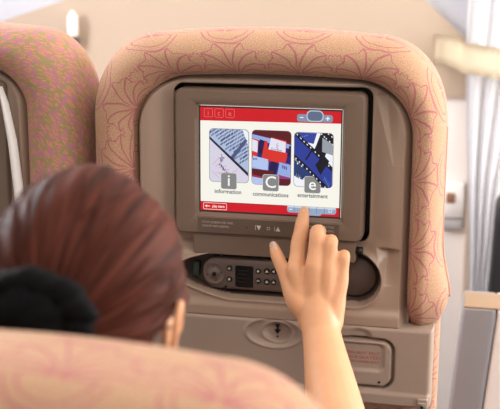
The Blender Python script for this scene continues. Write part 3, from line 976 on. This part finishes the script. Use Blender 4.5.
obj('display', plate(hz(rr(-.0515, -.0235, .7555, .7895, .002)), -.0078, -.004, .0006), LCD, th, False)['label'] = 'black display'
b = bmesh.new()
for k, wd in enumerate((.016, .013, .017, .010)): poly_flat([(hz(rr(-.0475, -.0475+wd, .7815-.006*k, .7832-.006*k, .0004)), 0)], -.00785, bm=b)
obj('display_text', b, mat('dim_green', (18, 27, 25), .4), th, False)
def hbtn(x, z, r, kind):
    o = obj('button', plate(hz(ell(x, z, r, r, 18)), -.0086, -.0055, .0007), BLACK, th)
    bm = bmesh.new(); s_ = r*.55
    sh = {'plus': [[(x-s_, z+.0005), (x+s_, z+.0005), (x+s_, z-.0005), (x-s_, z-.0005)], [(x-.0005, z+s_), (x+.0005, z+s_), (x+.0005, z-s_), (x-.0005, z-s_)]],
          'up': [[(x-s_, z-s_*.6), (x+s_, z-s_*.6), (x, z+s_)]], 'left': [[(x+s_*.6, z-s_), (x+s_*.6, z+s_), (x-s_, z)]],
          'bars': [[(x-s_, z+.0012), (x+s_, z+.0012), (x+s_, z+.0004), (x-s_, z+.0004)], [(x-s_, z-.0006), (x+s_, z-.0006), (x+s_, z-.0014), (x-s_, z-.0014)]],
          'dia': [[(x-s_, z), (x, z+s_), (x+s_, z), (x, z-s_)]]}[kind]
    for q in sh: poly_flat([(hz(q), 0)], -.0088, bm=bm)
    obj('button_mark', bm, PALE, o, False)
for a in ((-.0605, .7845, .0046, 'plus'), (-.0605, .7675, .0046, 'dia'), (-.0155, .783, .0042, 'dia'), (-.0155, .768, .0044, 'bars'),
          (-.002, .7835, .0048, 'up'), (-.002, .767, .0048, 'up'), (.0085, .784, .0045, 'left'), (.0085, .7672, .0045, 'up'), (.026, .775, .006, 'plus'), (.05, .775, .006, 'bars')):
    hbtn(*a)

# ------------------------------------------------------------------ the woman
def body_mesh():
    bm = bmesh.new()
    # torso and neck
    tube([(-.03, -.62, .345, .12), (-.03, -.64, .40, .125), (-.03, -.665, .48, .115), (-.03, -.67, .60, .125), (-.03, -.665, .70, .12), (-.035, -.66, .765, .075), (-.04, -.65, .80, .05)], 24, 6, bm, flat=(0, 1, 0), ratio=.72)
    tube([(-.04, -.66, .77, .052), (-.043, -.648, .83, .049), (-.046, -.64, .90, .05)], 20, 5, bm)
    for sx, P in ((1, [(.02, -.66, .745, .055), (.09, -.64, .752, .056), (.145, -.61, .748, .052), (.163, -.52, .70, .045), (.172, -.43, .66, .040), (.1696, -.335, .636, .039), (.147, -.27, .6605, .039), (.125, -.20, .692, .0340), (.1060, -.14, .7245, .0280), (.0995, -.122, .7400, .0272), (.0945, -.109, .758, .0262), (.091, -.098, .782, .0200)]),
                  (-1, [(-.08, -.66, .745, .055), (-.15, -.655, .75, .056), (-.205, -.65, .735, .052), (-.235, -.64, .62, .044), (-.245, -.62, .48, .039), (-.225, -.50, .44, .037), (-.19, -.42, .44, .030), (-.17, -.385, .44, .024)])):
        tube(P, 20, 5, bm)
    # right hand: metacarpals fan from the wrist to the knuckles, fingers bend at every joint
    H = {'W': (.0965, -.117, .738),
         'I': [(.0575, -.088, .8117), (.0568, -.062, .8447), (.0564, -.036, .8651), (.0548, -.0085, .8795)],
         'M': [(.0845, -.0965, .822), (.0853, -.078, .8650), (.0846, -.050, .8600), (.0818, -.037, .8380)],
         'R': [(.1050, -.0965, .8155), (.1056, -.083, .8545), (.1037, -.056, .8470), (.1000, -.045, .8240)],
         'P': [(.1225, -.0925, .8010), (.1245, -.083, .8345), (.1225, -.060, .8290), (.1185, -.050, .8100)]}
    rad = {'I': (.0134, .0124, .0108, .0080), 'M': (.0122, .0114, .0100, .0080), 'R': (.0116, .0106, .0094, .0078), 'P': (.0108, .0096, .0084, .0070)}
    off = {'I': -.016, 'M': -.006, 'R': .006, 'P': .015}
    for k in 'IMRP':
        J = H[k]; r = rad[k]; wx = (H['W'][0]+off[k], H['W'][1]+.003, H['W'][2]+.004)
        mid = [(a*.5+b_*.5) for a, b_ in zip(wx, J[0])]
        tube([wx+(.0145,), (mid[0], mid[1]-.002, mid[2], .0125), J[0]+(r[0]*1.06,)], 14, 5, bm)
        mids = lambda a, b_: tuple(p*.5+q*.5 for p, q in zip(a, b_))
        P = [J[0]+(r[0]*1.06,), mids(J[0], J[1])+((r[0]+r[1])*.47,), J[1]+(r[1],), mids(J[1], J[2])+((r[1]+r[2])*.475,), J[2]+(r[2],), J[3]+(r[3],)]
        tube(P, 14, 4, bm)
    # palm pad between
    tube([(.094, -.106, .752, .020), (.090, -.092, .785, .024), (.089, -.084, .812, .018)], 18, 5, bm, flat=(0, 1, .3), ratio=.62)
    tube([(.075, -.100, .768, .016), (.070, -.088, .795, .018), (.064, -.084, .810, .012)], 16, 5, bm)
    tube([(.1120, -.112, .744, .0180), (.1150, -.102, .772, .0165), (.1195, -.093, .797, .0125)], 14, 5, bm)
    # thumb from the side of the palm
    tube([(.083, -.112, .752, .0155), (.063, -.100, .772, .0180), (.0455, -.084, .7945, .0122), (.0375, -.077, .807, .0104), (.0300, -.070, .8185, .0102), (.0235, -.064, .829, .0092), (.0185, -.058, .8385, .0066)], 16, 5, bm)
    # left hand resting in the lap
    tube([(-.175, -.40, .44, .024), (-.155, -.355, .437, .030), (-.14, -.325, .434, .026)], 14, 4, bm, flat=(0, 0, 1), ratio=.5)
    for k in range(4):
        x = -.170+.018*k; L = (.062, .075, .08, .07)[k]
        tube([(x, -.335, .436, .0095), (x+.006, -.335+L*.5, .437, .0085), (x+.008, -.335+L*.8, .430, .0075), (x+.008, -.335+L, .423, .0062)], 10, 4, bm)
    tube([(-.148, -.37, .435, .013), (-.118, -.345, .437, .011), (-.108, -.315, .434, .008)], 10, 4, bm)
    # head: skull, jaw, face
    hc = (-.046, -.628, .945)
    ellipsoid(hc, (.074, .094, .100), bm)
    ellipsoid((hc[0], hc[1]+.030, hc[2]-.045), (.056, .060, .068), bm)
    tube([(hc[0], hc[1]+.092, hc[2]-.005, .008), (hc[0], hc[1]+.101, hc[2]-.028, .0095), (hc[0], hc[1]+.107, hc[2]-.043, .0125), (hc[0], hc[1]+.092, hc[2]-.050, .010)], 12, 5, bm)
    for sx in (-1, 1):
        tube([(hc[0]+sx*.012, hc[1]+.089, hc[2]+.014, .009), (hc[0]+sx*.034, hc[1]+.080, hc[2]+.017, .009), (hc[0]+sx*.052, hc[1]+.062, hc[2]+.008, .008)], 10, 4, bm)
        ellipsoid((hc[0]+sx*.011, hc[1]+.098, hc[2]-.046), (.007, .007, .006), bm, seg=12)
        ellipsoid((hc[0]+sx*.036, hc[1]+.064, hc[2]-.030), (.022, .020, .018), bm, seg=16)
        # ear: rim, lobe, bowl
        ec = Vector((hc[0]+sx*.080, hc[1]-.016, hc[2]-.042))
        E_ = []
        for k in range(13):
            a = math.radians(-120+k*25)
            E_.append((ec.x+sx*(.006+.010*(.5+.5*sin(a+.6))), ec.y-.020*cos(a)*.85-.004, ec.z+.031*sin(a), .0042))
        tube(E_, 8, 3, bm)
        ellipsoid((ec.x+sx*.003, ec.y, ec.z), (.005, .016, .024), bm, seg=14)
        ellipsoid((ec.x+sx*.004, ec.y+.006, ec.z-.030), (.005, .009, .010), bm, seg=12)
    ellipsoid((hc[0], hc[1]+.082, hc[2]-.098), (.020, .014, .014), bm, seg=16)
    # legs (under the clothes) and ankles
    for sx in (-1, 1):
        tube([(-.03+sx*.075, -.62, .345, .075), (-.03+sx*.085, -.45, .35, .072), (-.03+sx*.09, -.24, .335, .055), (-.03+sx*.09, -.205, .24, .05), (-.03+sx*.09, -.215, .08, .048), (-.03+sx*.09, -.23, -.08, .032), (-.03+sx*.09, -.20, -.118, .03), (-.03+sx*.09, -.10, -.128, .02)], 16, 5, bm)
    return remesh(bm, .0021, 14, .5)
def bind(o, r): o.parent = r; return o
woman = obj('person', body_mesh(), SKIN)
tag(woman, 'woman seen from behind with auburn hair tied back, one finger touching the lit screen', 'person')
HC = Vector((-.046, -.628, .945))
# nails
def nail(name, c, n, d, w_, l_):
    n = Vector(n).normalized(); d = Vector(d); d = (d-n*d.dot(n)).normalized(); s_ = n.cross(d)
    bm = bmesh.new(); rows = []
    for i in range(7):
        row = []
        for j in range(7):
            u_ = -1+2*j/6; v_ = -1+2*i/6
            ww = w_*(1 if v_ < .2 else sqrt(max(0.05, 1-((v_-.2)/.85)**2)))
            p = Vector(c)+d*v_*l_+s_*u_*ww+n*(.0016*(1-u_*u_)-.0005)
            row.append(bm.verts.new(p))
        rows.append(row)
    for a, b_ in zip(rows, rows[1:]):
        for j in range(6): bm.faces.new((a[j], a[j+1], b_[j+1], b_[j]))
    bmesh.ops.solidify(bm, geom=bm.faces[:], thickness=.0006)
    return obj(name, recalc(bm), NAIL, woman)
nail('fingernail', (.0193, -.0655, .8385), (-.35, -.85, .25), (-.35, .42, .70), .0056, .0066)
nail('fingernail', (.0556, -.0225, .8800), (0, -.52, .85), (0, .85, .5), .0048, .0055)
for sx in (-1, 1): obj('eye', ellipsoid(HC+Vector((sx*.031, .078, .002)), (.0125, .0105, .0115), seg=16), EYEW, woman)
lp_ = bmesh.new(); tube([(HC.x-.022, HC.y+.084, HC.z-.073, .002), (HC.x, HC.y+.0905, HC.z-.071, .005), (HC.x+.022, HC.y+.084, HC.z-.073, .002)], 10, 5, lp_)
obj('mouth', lp_, LIP, woman)
# hair: polar sheet whose strands run to the bun
def hair():
    bm = bmesh.new(); uvl = bm.loops.layers.uv.new('UVMap')
    ax = Vector((.05, -.90, -.10)).normalized()
    e1 = Vector((1, 0, 0)); e1 = (e1-ax*e1.dot(ax)).normalized(); e2 = ax.cross(e1)
    NU, NV = 260, 70
    ph = [random.random()*6.28 for _ in range(8)]
    V = []
    for j in range(NV+1):
        a = math.radians(4+146*j/NV); row = []
        for i in range(NU):
            u_ = 2*pi*i/NU
            d = ax*cos(a)+(e1*cos(u_)+e2*sin(u_))*sin(a)
            # ellipsoid, wide at the top, tucked at the nape
            r = Vector((.0915, .112, .116)); 
            k = 1/sqrt((d.x/r.x)**2+(d.y/r.y)**2+(d.z/r.z)**2)
            g = .0008*sin(23*u_+ph[0]+2*a)+.0006*sin(47*u_+ph[1]-1.5*a)+.0004*sin(91*u_+ph[2]+a)+.0020*sin(7*u_+ph[3]+1.4*a)
            g *= sst(0, .5, a)
            low = sst(-.25, -.75, d.z)*sst(-.2, .25, d.y)       # jaw and face: sink under the skin
            face = sst(.45, .75, d.y)*sst(.62, .35, d.z)
            neck = sst(-.55, -.85, d.z)
            ear = math.exp(-((abs(d.x)-.93)/.2)**2)*math.exp(-((d.z+.42)/.22)**2)*math.exp(-((d.y+.12)/.30)**2)
            kk = (k+g)*(1-.42*max(low, face)-.30*neck*(1-max(low, face))-.26*ear)
            p = HC+Vector((0, -.004, -.010))+d*kk
            row.append(bm.verts.new(p))
        V.append(row)
    for j in range(NV):
        for i in range(NU):
            i2 = (i+1) % NU
            f = bm.faces.new((V[j][i], V[j][i2], V[j+1][i2], V[j+1][i]))
            for lp, (a, b_) in zip(f.loops, ((i, j), (i+1, j), (i+1, j+1), (i, j+1))): lp[uvl].uv = (a/NU, b_/NV)
    f = bm.faces.new(V[0])
    # loose strands lying over the cap
    for s in range(150):
        u0 = random.random()*2*pi; tw = random.uniform(-.25, .25); a0 = random.uniform(10, 60); a1 = a0+random.uniform(30, 60)
        P = []
        for q in range(7):
            a = math.radians(a0+(a1-a0)*q/6); u_ = u0+tw*q/6
            d = ax*cos(a)+(e1*cos(u_)+e2*sin(u_))*sin(a)
            if d.z < -.3 or d.y > .4: P = []; break
            r = Vector((.0915, .112, .116)); k = 1/sqrt((d.x/r.x)**2+(d.y/r.y)**2+(d.z/r.z)**2)+.0018*sin(pi*q/6)
            p = HC+Vector((0, -.004, -.010))+d*k
            P.append((p.x, p.y, p.z, .0007*sin(pi*(q+.6)/7.2)+.0002))
        if P:
            n0 = len(bm.faces); tube(P, 5, 2, bm, cap=False)
    return recalc(bm)
hr = obj('hair', hair(), HAIR, woman)
bun_c = Vector((-.047, -.752, .951))
def bun_fn(p):
    a = atan2(p.z, p.x); return p*(1+.06*sin(a*9+p.y*4)+.03*sin(a*17+1))
obj('hair_bun', ellipsoid(bun_c+Vector((0, -.004, 0)), (.030, .020, .026), seg=40), HAIR, hr)
def scrunchie():
    bm = bmesh.new(); V = []
    for i in range(120):
        a = 2*pi*i/120; row = []
        for j in range(18):
            b_ = 2*pi*j/18
            rt_ = .0155*(1+.09*sin(a*9+2*sin(b_))+.05*sin(a*21+b_*2))
            R = .031+rt_*cos(b_)
            row.append(bm.verts.new(bun_c+Vector((R*cos(a)*1.22, .002+rt_*sin(b_)*.95-.006, R*sin(a)*.86))))
        V.append(row)
    for i in range(120):
        for j in range(18): bm.faces.new((V[i][j], V[(i+1) % 120][j], V[(i+1) % 120][(j+1) % 18], V[i][(j+1) % 18]))
    return recalc(bm)
obj('scrunchie', scrunchie(), SCRUN, hr)['label'] = 'ruffled black scrunchie'
def net():
    return ellipsoid(bun_c+Vector((0, -.012, 0)), (.036, .020, .028), seg=48, fn=bun_fn)
obj('bun_cover', net(), SCRUN, hr)['label'] = 'black bun cover'
# clothes
bl = bmesh.new()
tube([(-.03, -.625, .36, .130), (-.03, -.64, .41, .134), (-.03, -.665, .48, .124), (-.03, -.67, .60, .134), (-.03, -.665, .70, .129), (-.035, -.66, .755, .088)], 24, 6, bl, flat=(0, 1, 0), ratio=.74)
tube([(.02, -.66, .745, .062), (.09, -.64, .752, .063), (.145, -.61, .748, .06), (.163, -.52, .70, .055), (.170, -.46, .672, .051)], 18, 5, bl)
tube([(-.08, -.66, .745, .062), (-.15, -.655, .75, .063), (-.205, -.65, .735, .06), (-.235, -.64, .62, .053), (-.240, -.625, .55, .049)], 18, 5, bl)
obj('blouse', remesh(bl, .006, 4), BLOUSE, woman)
tr = bmesh.new()
for sx in (-1, 1):
    tube([(-.03+sx*.07, -.62, .345, .080), (-.03+sx*.085, -.45, .352, .080), (-.03+sx*.09, -.24, .335, .064), (-.03+sx*.09, -.195, .23, .06), (-.03+sx*.09, -.21, .08, .058), (-.03+sx*.09, -.225, -.06, .05)], 18, 5, tr)
tube([(-.03, -.61, .35, .125), (-.03, -.63, .385, .132)], 20, 1, tr, flat=(0, 1, 0), ratio=.75)
obj('trousers', remesh(tr, .007, 3), TROUS, woman)
for sx in (-1, 1):
    s_ = bmesh.new()
    tube([(-.03+sx*.09, -.235, -.100, .038), (-.03+sx*.09, -.17, -.108, .040), (-.03+sx*.09, -.10, -.118, .036), (-.03+sx*.09, -.05, -.124, .024)], 16, 5, s_)
    for v in s_.verts: v.co.z = max(v.co.z, FZ+.001)
    obj('shoe', s_, SHOE, woman)
